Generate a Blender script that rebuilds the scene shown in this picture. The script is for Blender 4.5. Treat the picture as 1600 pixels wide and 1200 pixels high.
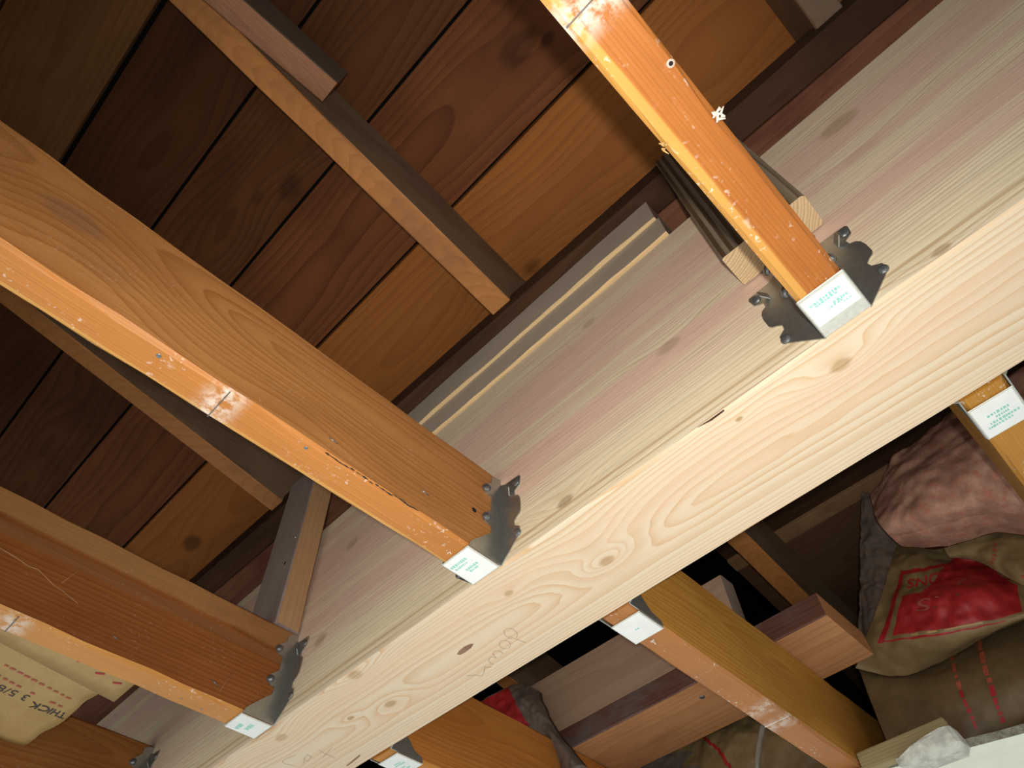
import bpy, bmesh, math, random
from mathutils import Vector, Matrix, noise

for o in list(bpy.data.objects): bpy.data.objects.remove(o)
S = bpy.context.scene
COL = S.collection
random.seed(7)

# ------------------------------------------------------------------ camera, world, light, exposure
ZC = 1.979                       # height of the lens above the room floor; all shapes below are laid out from the lens height
FPX = 1048.0                     # focal length in pixels of the 1600 px wide frame
# columns: camera right, image down, view direction in world axes (X across the beam, Y along the beam, Z up)
RW = Matrix(((0.70761709, 0.57634391, 0.4087857),
             (-0.70624073, 0.5952324, 0.3833046),
             (-0.02240722, -0.559934, 0.82823416)))
cam_d = bpy.data.cameras.new('camera')
cam = bpy.data.objects.new('camera', cam_d); COL.objects.link(cam)
cam_d.sensor_width = 36.0
cam_d.lens = 36.0 * FPX / 1600.0
cam_d.clip_start = 0.01
rm = Matrix((RW.col[0], -RW.col[1], -RW.col[2])).transposed()
cam.matrix_world = Matrix.Translation((0, 0, ZC)) @ rm.to_4x4()
S.camera = cam

# even daylight of the open room below the stripped ceiling; the attic itself is closed
W = bpy.data.worlds.new('room_light'); S.world = W; W.use_nodes = True
bg = W.node_tree.nodes['Background']
bg.inputs[0].default_value = (0.97, 1.0, 0.98, 1); bg.inputs[1].default_value = 0.69

fl = bpy.data.lights.new('camera_flash', 'SPOT')          # the camera's built-in flash, a few centimetres behind the front of the lens
fl.spot_size = math.radians(108); fl.spot_blend = 1.0; fl.shadow_soft_size = 0.009
fl.energy = 20.5; fl.color = (1.0, 0.965, 0.91)
flo = bpy.data.objects.new('camera_flash', fl); COL.objects.link(flo)
flo.matrix_world = Matrix.Translation(Vector((0, 0, ZC)) + RW.col[0] * -0.012 - RW.col[1] * 0.030 - RW.col[2] * 0.06) @ rm.to_4x4()

vs = S.view_settings
vs.view_transform = 'Standard'; vs.look = 'None'; vs.gamma = 1.0; vs.exposure = 0.0
vs.use_curve_mapping = False

# ------------------------------------------------------------------ pixel helpers (a pixel gives a direction only)
def ray(u, v): return RW @ Vector(((u - 800) / FPX, (v - 600) / FPX, 1))
def on_z(u, v, z): d = ray(u, v); return d * (z / d.z)
def on_x(u, v, x): d = ray(u, v); return d * (x / d.x)
def on_y(u, v, y): d = ray(u, v); return d * (y / d.y)

# ------------------------------------------------------------------ node helper
class NT:
    def __init__(s, name):
        s.mat = bpy.data.materials.new(name); s.mat.use_nodes = True
        s.t = s.mat.node_tree; s.n = s.t.nodes
        s.b = s.n['Principled BSDF']
    def node(s, typ, **kw):
        n = s.n.new(typ)
        for k, v in kw.items(): setattr(n, k, v)
        return n
    def put(s, sock, v):
        if isinstance(v, bpy.types.NodeSocket): s.t.links.new(v, sock)
        else: sock.default_value = v
    def m(s, op, a, b=None, c=None, clamp=False):
        n = s.node('ShaderNodeMath', operation=op, use_clamp=clamp)
        for i, v in enumerate((a, b, c)):
            if v is not None: s.put(n.inputs[i], v)
        return n.outputs[0]
    def comb(s, x, y, z):
        n = s.node('ShaderNodeCombineXYZ')
        for i, v in enumerate((x, y, z)): s.put(n.inputs[i], v)
        return n.outputs[0]
    def sep(s, v):
        n = s.node('ShaderNodeSeparateXYZ'); s.put(n.inputs[0], v); return n.outputs
    def noise(s, vec, scale=1.0, detail=3.0, rough=0.5, col=False):
        n = s.node('ShaderNodeTexNoise'); s.put(n.inputs['Vector'], vec)
        n.inputs['Scale'].default_value = scale; n.inputs['Detail'].default_value = detail
        n.inputs['Roughness'].default_value = rough
        return n.outputs['Color'] if col else n.outputs[0]
    def mix(s, f, a, b, mode='MIX'):
        n = s.node('ShaderNodeMix', data_type='RGBA', blend_type=mode)
        s.put(n.inputs[0], f)
        for i, v in ((6, a), (7, b)):
            s.put(n.inputs[i], v if isinstance(v, bpy.types.NodeSocket) else (*v, 1))
        return n.outputs[2]
    def smooth(s, x, lo, hi, a=0.0, b=1.0):
        n = s.node('ShaderNodeMapRange', interpolation_type='SMOOTHSTEP')
        s.put(n.inputs[0], x)
        for i, v in enumerate((lo, hi, a, b)): n.inputs[i + 1].default_value = v
        return n.outputs[0]
    def bump(s, h, strength, dist=0.001):
        n = s.node('ShaderNodeBump'); s.put(n.inputs['Height'], h)
        n.inputs['Strength'].default_value = strength; n.inputs['Distance'].default_value = dist
        s.t.links.new(n.outputs[0], s.b.inputs['Normal'])

def wood(name, axis, c1, c2, ring=0.005, pith=(0.02, 0.09), late=0.8, warp=0.02, knots=(), c3=None, c3amt=0.6, c3scale=14,
         dust=0.0, chalk=None, rough=0.55, fine=0.25, stain=None, stain_amt=0.5, stain_scale=9, seed=0.0, wander=0.03,
         streak=None, knot_col=(0.20, 0.085, 0.03), ustretch=1.6, spec=0.3, bumpy=0.22):
    """Sawn timber: growth rings about a pith line, bent around knots. axis = direction of the grain; knots = (x, y, z, radius, dark, pull)
    chalk = places along the grain where white plaster dust sits; streak = (v or w position, half width, colour, amount)"""
    t = NT(name)
    P = t.sep(t.node('ShaderNodeTexCoord').outputs['Object'])
    order = {'X': (0, 1, 2), 'Y': (1, 0, 2), 'Z': (2, 0, 1)}[axis]
    u, v, w = (P[i] for i in order)
    sd = seed * 3.17
    wv = t.comb(t.m('ADD', t.m('MULTIPLY', u, ustretch), sd), t.m('MULTIPLY', v, 5.0), t.m('MULTIPLY', w, 5.0))
    nz = t.sep(t.noise(wv, 1.0, 2.0, 0.5, col=True))
    vv = t.m('ADD', v, t.m('MULTIPLY', t.m('SUBTRACT', nz[0], 0.5), wander * 2))
    ww = t.m('ADD', w, t.m('MULTIPLY', t.m('SUBTRACT', nz[1], 0.5), wander * 2))
    dv, dw = t.m('SUBTRACT', vv, pith[0]), t.m('SUBTRACT', ww, pith[1])
    r = t.m('SQRT', t.m('ADD', t.m('MULTIPLY', dv, dv), t.m('MULTIPLY', dw, dw)))
    small = t.noise(t.comb(t.m('ADD', t.m('MULTIPLY', u, 9), sd), t.m('MULTIPLY', v, 60), t.m('MULTIPLY', w, 60)), 1.0, 3.0)
    r = t.m('ADD', r, t.m('MULTIPLY', t.m('SUBTRACT', small, 0.5), warp * 0.12))
    kmask = None
    for (kx, ky, kz, kr, kd, kp) in knots:
        K = (kx, ky, kz); ku, kv, kw = (K[i] for i in order)
        a = t.m('MULTIPLY', t.m('SUBTRACT', u, ku), 0.62)
        b = t.m('SUBTRACT', v, kv); c = t.m('SUBTRACT', w, kw)
        a2, bc = t.m('MULTIPLY', a, a), t.m('ADD', t.m('MULTIPLY', b, b), t.m('MULTIPLY', c, c))
        d2 = t.m('ADD', a2, bc)
        # wide soft pull along the grain
        e2 = t.m('ADD', t.m('MULTIPLY', a2, 0.35), bc)
        g = t.m('EXPONENT', t.m('MULTIPLY', e2, -1.0 / (2.4 * kr) ** 2))
        r = t.m('ADD', r, t.m('MULTIPLY', g, kp))
        dd = t.m('ADD', t.m('SQRT', d2), t.m('MULTIPLY', t.m('SUBTRACT', small, 0.5), kr * 0.8))
        mk = t.m('MULTIPLY', t.smooth(dd, kr * 0.55, kr * 1.15, 1.0, 0.0), kd)
        kmask = mk if kmask is None else t.m('MAXIMUM', kmask, mk)
    rr = t.m('MULTIPLY', r, 1.0 / ring)
    vary = t.noise(t.comb(0.0, t.m('MULTIPLY', rr, 0.33), sd), 1.0, 1.0)
    rr = t.m('ADD', rr, t.m('MULTIPLY', vary, 2.2))
    f = t.m('FRACT', rr)
    prof = t.m('MULTIPLY', t.m('POWER', f, 2.2), t.smooth(f, 0.93, 1.0, 1.0, 0.0))
    prof = t.m('MULTIPLY', prof, t.m('ADD', 0.45, vary))
    fib = t.noise(t.comb(t.m('MULTIPLY', u, 14), t.m('MULTIPLY', v, 520), t.m('ADD', t.m('MULTIPLY', w, 520), sd)), 1.0, 3.0, 0.6)
    col = t.mix(t.m('MULTIPLY', prof, late, clamp=True), c1, c2)
    if c3:
        bn = t.noise(t.comb(t.m('MULTIPLY', u, 0.5), t.m('ADD', t.m('MULTIPLY', v, c3scale), sd), t.m('MULTIPLY', w, c3scale)), 1.0, 2.0)
        col = t.mix(t.m('MULTIPLY', t.smooth(bn, 0.45, 0.62), c3amt), col, c3)
    if streak:
        for (wh, pos, half, sc, amt) in streak:
            q = v if wh == 'v' else w
            dd = t.m('ABSOLUTE', t.m('SUBTRACT', t.m('ADD', q, t.m('MULTIPLY', t.m('SUBTRACT', small, 0.5), half * 0.6)), pos))
            col = t.mix(t.m('MULTIPLY', t.smooth(dd, half * 0.7, half * 1.1, 1.0, 0.0), amt), col, sc)
    if stain:
        sn = t.noise(t.comb(t.m('ADD', t.m('MULTIPLY', u, 0.45), sd), v, w), stain_scale, 4.0, 0.6)
        col = t.mix(t.m('MULTIPLY', t.smooth(sn, 0.42, 0.68), stain_amt), col, stain)
    fm = t.m('ADD', 1.0 - fine / 2, t.m('MULTIPLY', t.m('SUBTRACT', fib, 0.5), fine * 1.6))
    col = t.mix(1.0, col, t.comb(fm, fm, fm), 'MULTIPLY')
    if kmask is not None:
        kc = t.mix(t.m('MULTIPLY', prof, 0.6, clamp=True), knot_col, tuple(x * 0.45 for x in knot_col))
        col = t.mix(kmask, col, kc)
    if dust or chalk:
        spk = t.noise(t.comb(t.m('ADD', u, sd), v, w), 210, 2.0, 0.6)
        pat = t.noise(t.comb(t.m('ADD', u, sd), v, w), 17, 3.0, 0.6)
        dm = t.m('MULTIPLY', t.smooth(spk, 0.60, 0.69), t.smooth(pat, 0.48, 0.62))
        smear = t.noise(t.comb(t.m('ADD', t.m('MULTIPLY', u, 0.5), sd + 3), v, w), 55, 4.0, 0.7)
        dm = t.m('MAXIMUM', dm, t.m('MULTIPLY', t.smooth(smear, 0.62, 0.74), t.m('MULTIPLY', t.smooth(pat, 0.5, 0.64), 0.75)))
        dm = t.m('MULTIPLY', dm, dust)
        if chalk:
            for cu, half, amt in chalk:
                q = t.m('ABSOLUTE', t.m('SUBTRACT', u, cu))
                pn = t.noise(t.comb(t.m('ADD', u, sd), v, w), 85, 4.0, 0.7)
                band = t.m('MULTIPLY', t.smooth(q, 0.0, half, 1.0, 0.0), t.smooth(pn, 0.36, 0.62))
                dm = t.m('MAXIMUM', dm, t.m('MULTIPLY', band, amt))
        col = t.mix(dm, col, (0.78, 0.70, 0.60))
    t.put(t.b.inputs['Base Color'], col)
    t.b.inputs['Roughness'].default_value = rough
    t.b.inputs['Specular IOR Level'].default_value = spec
    t.bump(t.m('ADD', t.m('MULTIPLY', prof, 0.5), fib), bumpy, 0.0012)
    return t.mat

def plain(name, col, rough=0.6, metal=0.0, var=0.15, scale=40, spec=0.4, bump=0.0, col2=None):
    t = NT(name)
    co = t.node('ShaderNodeTexCoord').outputs['Object']
    n = t.noise(co, scale, 4.0, 0.6)
    c2 = col2 or tuple(max(0, c * (1 - 2 * var)) for c in col)
    t.put(t.b.inputs['Base Color'], t.mix(t.smooth(n, 0.35, 0.68), col, c2))
    t.b.inputs['Roughness'].default_value = rough; t.b.inputs['Metallic'].default_value = metal
    t.b.inputs['Specular IOR Level'].default_value = spec
    if bump: t.bump(n, bump, 0.004)
    return t.mat

def galvanised():
    t = NT('galvanised_steel')
    co = t.node('ShaderNodeTexCoord').outputs['Object']
    n = t.noise(co, 160, 3.0, 0.7); big = t.noise(co, 30, 3.0, 0.6)
    c = t.mix(t.smooth(n, 0.3, 0.7), (0.44, 0.45, 0.42), (0.52, 0.53, 0.50))
    c = t.mix(t.smooth(big, 0.45, 0.75), c, (0.42, 0.42, 0.39))
    t.put(t.b.inputs['Base Color'], c); t.b.inputs['Metallic'].default_value = 0.9
    t.put(t.b.inputs['Roughness'], t.m('ADD', 0.31, t.m('MULTIPLY', n, 0.10)))
    return t.mat

# ------------------------------------------------------------------ object helpers
def link(o): COL.objects.link(o); return o
def tag(o, label=None, cat=None, group=None, kind=None):
    if label: o['label'] = label
    if cat: o['category'] = cat
    if group: o['group'] = group
    if kind: o['kind'] = kind
    return o
def empty(name, loc):
    o = link(bpy.data.objects.new(name, None)); o.location = (loc[0], loc[1], loc[2] + ZC); o.empty_display_size = 0.05; return o
def world_loc(o): return (o.location + (world_loc(o.parent) if o.parent else Vector())) if o else Vector()
def mesh_obj(name, verts, faces, mats, parent=None, origin=None, slots=None, smooth=False, bevel=0.0, bseg=2):
    """verts in lens-height coordinates; the object's origin is moved to `origin`"""
    if origin is None:
        vx = [Vector(v) for v in verts]
        lo = [min(v[i] for v in vx) for i in range(3)]; hi = [max(v[i] for v in vx) for i in range(3)]
        origin = Vector(((lo[0] + hi[0]) / 2, (lo[1] + hi[1]) / 2, lo[2]))
    origin = Vector(origin)
    me = bpy.data.meshes.new(name)
    me.from_pydata([Vector(v) - origin for v in verts], [], faces)
    for m in (mats if isinstance(mats, (list, tuple)) else [mats]): me.materials.append(m)
    if slots:
        for p, s in zip(me.polygons, slots): p.material_index = s
    bm = bmesh.new(); bm.from_mesh(me)
    bmesh.ops.recalc_face_normals(bm, faces=bm.faces)
    if bevel:
        bmesh.ops.bevel(bm, geom=[e for e in bm.edges if len(e.link_faces) == 2 and e.calc_face_angle(0) > 0.5],
                        offset=bevel, segments=bseg, profile=0.5, affect='EDGES', clamp_overlap=True)
    bm.to_mesh(me); bm.free()
    if smooth:
        for p in me.polygons: p.use_smooth = True
    o = link(bpy.data.objects.new(name, me))
    if parent:
        o.parent = parent; o.location = origin + Vector((0, 0, ZC)) - world_loc(parent)
    else:
        o.location = origin + Vector((0, 0, ZC))
    return o
BOXF = [(0, 3, 2, 1), (4, 5, 6, 7), (0, 1, 5, 4), (1, 2, 6, 5), (2, 3, 7, 6), (3, 0, 4, 7)]   # bottom, top, -y, +x, +y, -x
def boxv(a, b):
    return [(a[0], a[1], a[2]), (b[0], a[1], a[2]), (b[0], b[1], a[2]), (a[0], b[1], a[2]),
            (a[0], a[1], b[2]), (b[0], a[1], b[2]), (b[0], b[1], b[2]), (a[0], b[1], b[2])]
def box(name, a, b, mats, parent=None, slots=None, bevel=0.0015, f=None, bseg=2):
    v = boxv(a, b)
    if f: v = [f(*p) for p in v]
    return mesh_obj(name, v, BOXF, mats, parent, slots=slots, bevel=bevel, bseg=bseg)
def beam_rows(name, axis, a, b, mats, cuts=24, amp=0.001, slots=None, bevel=0.002, f=None, seed=0.0, parent=None, edge_amp=0.0):
    """a long board cut into stations along its length with slightly uneven edges"""
    i = 'XYZ'.index(axis); o1, o2 = [k for k in range(3) if k != i]
    rings = []
    c = bevel
    prof = [(0, 0, 1, 0), (1, 0, -1, 0), (1, 0, 0, 1), (1, 1, 0, -1), (1, 1, -1, 0), (0, 1, 1, 0), (0, 1, 0, -1), (0, 0, 0, 1)]
    verts, faces, sl = [], [], []
    for k in range(cuts + 1):
        s = a[i] + (b[i] - a[i]) * k / cuts
        for j, (p, q, dp, dq) in enumerate(prof):
            e = noise.noise((s * 7.0 + seed * 5.3, j * 3.1, seed)) * amp
            e2 = noise.noise((s * 31.0 + seed * 5.3, j * 3.1 + 9, seed)) * edge_amp
            x1 = (a[o1] if p == 0 else b[o1]) + dp * c * (1 + e2 * 400) + e
            x2 = (a[o2] if q == 0 else b[o2]) + dq * c * (1 + e2 * 400) + e
            v = [0, 0, 0]; v[i] = s; v[o1] = x1; v[o2] = x2
            verts.append(tuple(f(*v)) if f else tuple(v))
    n = 8
    for k in range(cuts):
        for j in range(n):
            faces.append((k * n + j, k * n + (j + 1) % n, (k + 1) * n + (j + 1) % n, (k + 1) * n + j)); sl.append(j)
    faces.append(tuple(range(n))); faces.append(tuple(cuts * n + j for j in range(n))); sl += [8, 9]
    # side j: 0 = low second axis, 2 = high first axis, 4 = high second axis, 6 = low first axis; 1,3,5,7 arrises; 8,9 ends
    return mesh_obj(name, verts, faces, mats, parent, slots=[slots(j) for j in sl] if slots else None)
def plate(name, poly, thick, place, mat, parent, bevel=0.0):
    """flat sheet: 2-D outline, thickness, place(a, b, t) -> 3-D"""
    n = len(poly)
    v = [place(p[0], p[1], 0) for p in poly] + [place(p[0], p[1], thick) for p in poly]
    fs = [tuple(range(n)), tuple(range(2 * n - 1, n - 1, -1))] + [(i, (i + 1) % n, n + (i + 1) % n, n + i) for i in range(n)]
    return mesh_obj(name, v, fs, mat, parent, bevel=bevel, bseg=1)
def dome(name, c, nrm, r, h, mat, parent, seg=12):
    """nail head: flat-topped dome standing on a surface"""
    nrm = Vector(nrm).normalized(); q = nrm.to_track_quat('Z', 'Y'); c = Vector(c)
    v, f = [], []
    prof = [(1.0, 0.0), (1.0, 0.35), (0.82, 0.8), (0.45, 1.0)]
    for (rr, hh) in prof:
        for k in range(seg):
            t = 2 * math.pi * k / seg
            v.append(c + q @ Vector((math.cos(t) * r * rr, math.sin(t) * r * rr, hh * h)))
    for a in range(len(prof) - 1):
        for k in range(seg): f.append((a * seg + k, a * seg + (k + 1) % seg, (a + 1) * seg + (k + 1) % seg, (a + 1) * seg + k))
    f.append(tuple((len(prof) - 1) * seg + k for k in range(seg))); f.append(tuple(reversed(range(seg))))
    return mesh_obj(name, v, f, mat, parent, smooth=False)
def tube(name, pts, r, mat, parent=None, seg=8):
    v, f = [], []
    pts = [Vector(p) for p in pts]
    for i, p in enumerate(pts):
        d = (pts[min(i + 1, len(pts) - 1)] - pts[max(i - 1, 0)]).normalized(); q = d.to_track_quat('Z', 'Y')
        for k in range(seg):
            t = 2 * math.pi * k / seg; v.append(p + q @ Vector((math.cos(t) * r, math.sin(t) * r, 0)))
    for i in range(len(pts) - 1):
        for k in range(seg): f.append((i * seg + k, i * seg + (k + 1) % seg, (i + 1) * seg + (k + 1) % seg, (i + 1) * seg + k))
    f.append(tuple(reversed(range(seg)))); f.append(tuple((len(pts) - 1) * seg + k for k in range(seg)))
    return mesh_obj(name, v, f, mat, parent, smooth=True)

# ------------------------------------------------------------------ key dimensions (metres, from the lens)
H = 0.461                        # underside of joists and beam
JT = 0.592                       # top of the joists
BX0, BX1 = 0.378, 0.5175         # beam faces
BT = 0.805                       # beam top
SL = 0.168                       # roof fall per metre of X
def rz(x, base): return base - SL * x
RB, RT = 1.000, 1.140            # rafter underside / sheathing underside at X = 0

# ------------------------------------------------------------------ roof: sheathing planks
felt_blackout_m = plain('felt_blackout_black', (0.006, 0.006, 0.006), 0.9, spec=0.05)  # also on the added walls and sheets that keep the attic dark
roof = empty('ceiling', (0.3, 0.8, RT)); tag(roof, 'dark old board roof sheathing above the rafters', kind='structure')
edges = [(-1.02, -0.845), (-0.84, -0.663), (-0.658, -0.482), (-0.477, -0.303), (-0.292, -0.128), (-0.123, 0.0320), (0.0365, 0.216), (0.2215, 0.404),
         (0.410, 0.582), (0.586, 0.764), (0.768, 0.940), (0.944, 1.113), (1.116, 1.148), (1.152, 1.335), (1.339, 1.520), (1.524, 1.70)]
pc = [((0.085, 0.034, 0.011), (0.05, 0.018, 0.006))] * 2 + [
      ((0.12, 0.048, 0.016), (0.075, 0.027, 0.009)),
      ((0.190, 0.086, 0.030), (0.14, 0.058, 0.020)),
      ((0.085, 0.030, 0.010), (0.050, 0.016, 0.006)),
      ((0.120, 0.043, 0.014), (0.066, 0.021, 0.008)),
      ((0.185, 0.062, 0.021), (0.095, 0.027, 0.010)),
      ((0.350, 0.125, 0.028), (0.260, 0.082, 0.018)),
      ((0.200, 0.085, 0.040), (0.12, 0.045, 0.02)),
      ((0.075, 0.035, 0.018), (0.04, 0.018, 0.010)), ((0.06, 0.028, 0.014), (0.035, 0.016, 0.009)),
      ((0.06, 0.028, 0.014), (0.035, 0.016, 0.009)), ((0.30, 0.17, 0.085), (0.22, 0.12, 0.06)),
      ((0.125, 0.064, 0.034), (0.09, 0.045, 0.024)), ((0.08, 0.04, 0.022), (0.05, 0.025, 0.014)), ((0.08, 0.04, 0.022), (0.05, 0.025, 0.014))]
pk = {5: [(0.0092, 0.5046, 1.1384, 0.020, 0.75, 0.02), (-0.02, 0.56, 1.14, 0.01, 0.5, 0.01)], 6: [(0.128, 0.0791, 1.1185, 0.024, 0.8, 0.028), (0.15, 0.04, 1.117, 0.010, 0.9, 0.01), (0.17, 0.55, 1.115, 0.006, 0.7, 0.005)],
      7: [(0.3213, 1.3276, 1.086, 0.021, 1.0, 0.02), (0.385, 0.301, 1.0764, 0.016, 1.0, 0.012), (0.33, 0.40, 1.085, 0.008, 0.2, 0.006), (0.345, 0.37, 1.085, 0.008, 0.2, 0.006)],
      3: [(-0.4163, 0.6101, 1.2099, 0.005, 0.9, 0.004)], 4: [(-0.2, 0.9, 1.17, 0.012, 0.6, 0.012)]}
for i, (x0, x1) in enumerate(edges):
    y1 = 2.9 if x0 < 0.5 else 0.445
    org = Vector(((x0 + x1) / 2, (y1 - 1.2) / 2, rz((x0 + x1) / 2, RT)))
    kn = [(k[0] - org.x, k[1] - org.y, 0.0, k[3], k[4], k[5]) for k in pk.get(i, [])]
    m = wood('sheathing_%d' % i, 'Y', pc[i][0], pc[i][1], ring=0.011, pith=(0.02, 0.06), late=0.8, knots=kn, seed=i * 1.7 + 1, wander=0.045,
             stain=tuple(c * 0.5 for c in pc[i][1]), stain_amt=0.45 if i != 7 else 0.2, stain_scale=6, rough=0.75, fine=0.2, spec=0.12, knot_col=tuple(c * 0.42 for c in pc[i][0]))
    dz = random.uniform(0, 0.002) if i != 12 else -0.004
    def fz(x, y, z, dz=dz): return (x, y, rz(x, RT) + z + dz)
    verts = [fz(*p) for p in boxv((x0, -1.2, 0), (x1, y1, 0.019))]
    mesh_obj('plank', verts, BOXF, m, roof, origin=org, bevel=0.0015)
for nm, a_, b_ in (('blackout_wall_far', (2.15, -1.35, H), (2.2, 3.05, 1.7)), ('blackout_wall_near', (-1.2, -1.35, H), (-1.15, 3.05, 1.5)),
                   ('blackout_wall_right', (-1.2, -1.4, H), (2.2, -1.35, 1.7)), ('blackout_wall_left', (-1.2, 3.0, H), (2.2, 3.05, 1.7))):
    tag(box(nm, a_, b_, felt_blackout_m, bevel=0), 'added black wall keeping outside light out of the attic', kind='structure')  # unseen black walls added to keep world light out of the attic
box('felt_blackout', (0.55, 0.46, 1.55), (2.2, 3.0, 1.56), felt_blackout_m, roof, bevel=0)  # this and the next two: black sheets added to keep the opening dark
box('felt_blackout', (0.55, 0.44, 1.06), (0.56, 3.0, 1.56), felt_blackout_m, roof, bevel=0)
box('felt_blackout', (0.56, 0.446, 1.08), (2.2, 0.45, 1.56), felt_blackout_m, roof, bevel=0)
box('felt_blackout', (-1.2, -1.35, 0.024), (0.56, 3.0, 0.027), felt_blackout_m, roof, f=lambda x, y, z: (x, y, rz(x, RT) + z), bevel=0)
box('felt_blackout', (0.56, -1.35, 0.024), (2.2, 0.45, 0.027), felt_blackout_m, roof, f=lambda x, y, z: (x, y, rz(x, RT) + z), bevel=0)

# ------------------------------------------------------------------ rafters
OR_B = dict(c1=(0.50, 0.215, 0.055), c2=(0.34, 0.12, 0.028))
def rafter(y0, y1, label, sd, x0=-1.1, x1=1.62, cb=((0.50, 0.205, 0.055), (0.33, 0.115, 0.028))):
    org = Vector(((x0 + x1) / 2, (y0 + y1) / 2, rz((x0 + x1) / 2, RB)))
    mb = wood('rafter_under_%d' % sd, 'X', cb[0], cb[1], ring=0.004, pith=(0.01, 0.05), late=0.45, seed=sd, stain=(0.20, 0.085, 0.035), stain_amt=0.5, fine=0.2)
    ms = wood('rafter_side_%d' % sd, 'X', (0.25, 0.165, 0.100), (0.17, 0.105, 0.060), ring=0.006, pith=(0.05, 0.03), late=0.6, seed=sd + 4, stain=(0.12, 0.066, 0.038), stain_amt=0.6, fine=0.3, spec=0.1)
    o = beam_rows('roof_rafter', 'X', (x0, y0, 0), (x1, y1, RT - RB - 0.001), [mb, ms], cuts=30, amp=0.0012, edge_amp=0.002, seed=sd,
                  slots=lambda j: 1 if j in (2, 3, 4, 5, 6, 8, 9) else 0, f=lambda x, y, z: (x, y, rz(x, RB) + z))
    return tag(o, label, 'rafter', 'sloping roof rafters')
rafter(-0.250, -0.212, 'grey sloping rafter crossing the boards beyond the joist with the torn splinter', 11, cb=((0.16, 0.10, 0.06), (0.11, 0.065, 0.04)))
rafter(0.326, 0.364, 'orange-bottomed sloping rafter with a cut-off tie nailed to its side', 12)
rafter(0.931, 0.968, 'sloping rafter over the knotty joist, ending beside the leaning grey post', 13)

# cut collar tie against the middle rafter
def tie_f(x, y, z): return (x, y, z + (x + 0.033) * math.tan(math.radians(6.5)))
tm = [wood('tie_under', 'X', (0.36, 0.16, 0.075), (0.24, 0.10, 0.045), ring=0.004, late=0.5, seed=21, stain=(0.12, 0.05, 0.03), stain_amt=0.5),
      wood('tie_side', 'X', (0.15, 0.105, 0.075), (0.09, 0.062, 0.045), ring=0.006, late=0.5, seed=22)]
tag(beam_rows('collar_tie', 'X', (-1.05, 0.287, 1.042), (-0.033, 0.325, 1.126), tm, cuts=16, amp=0.0015, edge_amp=0.002, seed=3,
              slots=lambda j: 1 if j in (2, 3, 4, 6, 7) else 0, f=tie_f), 'sawn-off brown tie board lying along the side of a rafter', 'board')

# ------------------------------------------------------------------ old wall plate and packing over the beam
def tilt(x, y, z): return (x - 0.0157 * (y - 0.45), y, z)
dark_m = wood('plate_dark', 'Y', (0.085, 0.040, 0.021), (0.05, 0.022, 0.012), ring=0.006, late=0.5, seed=31, stain=(0.035, 0.018, 0.011), stain_amt=0.6, rough=0.8, spec=0.08)
red_m = wood('plate_red', 'Y', (0.24, 0.10, 0.055), (0.14, 0.05, 0.03), ring=0.006, late=0.6, seed=32, spec=0.1, stain=(0.11, 0.036, 0.024), stain_amt=0.7, stain_scale=12)
tag(beam_rows('dark_strip', 'Y', (0.3485, -1.2, 0.921), (0.392, 2.6, 0.958), dark_m, cuts=30, amp=0.001, f=tilt, seed=4),  # dark front band of the plate underside, built as its own strip
    'dark wood strip under the rafter ends beside the reddish wall plate', 'board')
tag(beam_rows('wall_plate', 'Y', (0.393, -1.2, 0.9195), (0.468, 2.6, 0.957), red_m, cuts=30, amp=0.001, f=tilt, seed=5),
    'old reddish-brown wall plate lying above the pale beam', 'board')
pk_f = wood('packing_face', 'Y', (0.60, 0.50, 0.39), (0.47, 0.37, 0.28), ring=0.003, late=0.4, seed=33, stain=(0.45, 0.35, 0.27), stain_amt=0.5)
pk_b = wood('packing_lit_edge', 'Y', (0.86, 0.62, 0.33), (0.66, 0.40, 0.18), ring=0.003, late=0.5, seed=34)  # strip undersides painted brighter and warmer, as lit from below
for k, (z0, z1, xo, lab) in enumerate(((BT + 0.001, 0.857, 0.0045, 'lower pale packing strip directly on top of the big beam'),
                                       (0.858, 0.9185, 0.009, 'upper pale packing strip wedged beneath the old wall plate'))):
    verts, faces, sl = [], [], []
    N = 60
    for i in range(N + 1):
        y = 0.069 + (0.70 - 0.069) * i / N
        j = noise.noise((y * 9, k * 7.3, 1.0)) * 0.0022 + noise.noise((y * 33, k * 7.3, 5.0)) * 0.0010
        e = (0.0035 if i == 0 else 0) * (1 + k)
        for (x, z) in ((BX0 - xo + j, z0), (BX0 - xo + 0.001 + j * 0.3, z1), (BX0 + 0.09, z1), (BX0 + 0.09, z0)): verts.append((x, y + e, z))
    for i in range(N):
        for q in range(4): faces.append((i * 4 + q, i * 4 + (q + 1) % 4, i * 4 + 4 + (q + 1) % 4, i * 4 + 4 + q)); sl.append(1 if q == 3 else 0)
    faces += [(0, 1, 2, 3), tuple(N * 4 + q for q in range(4))]; sl += [0, 0]
    tag(mesh_obj('packing_strip', verts, faces, [pk_f, pk_b], slots=sl), lab, 'board')

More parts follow.
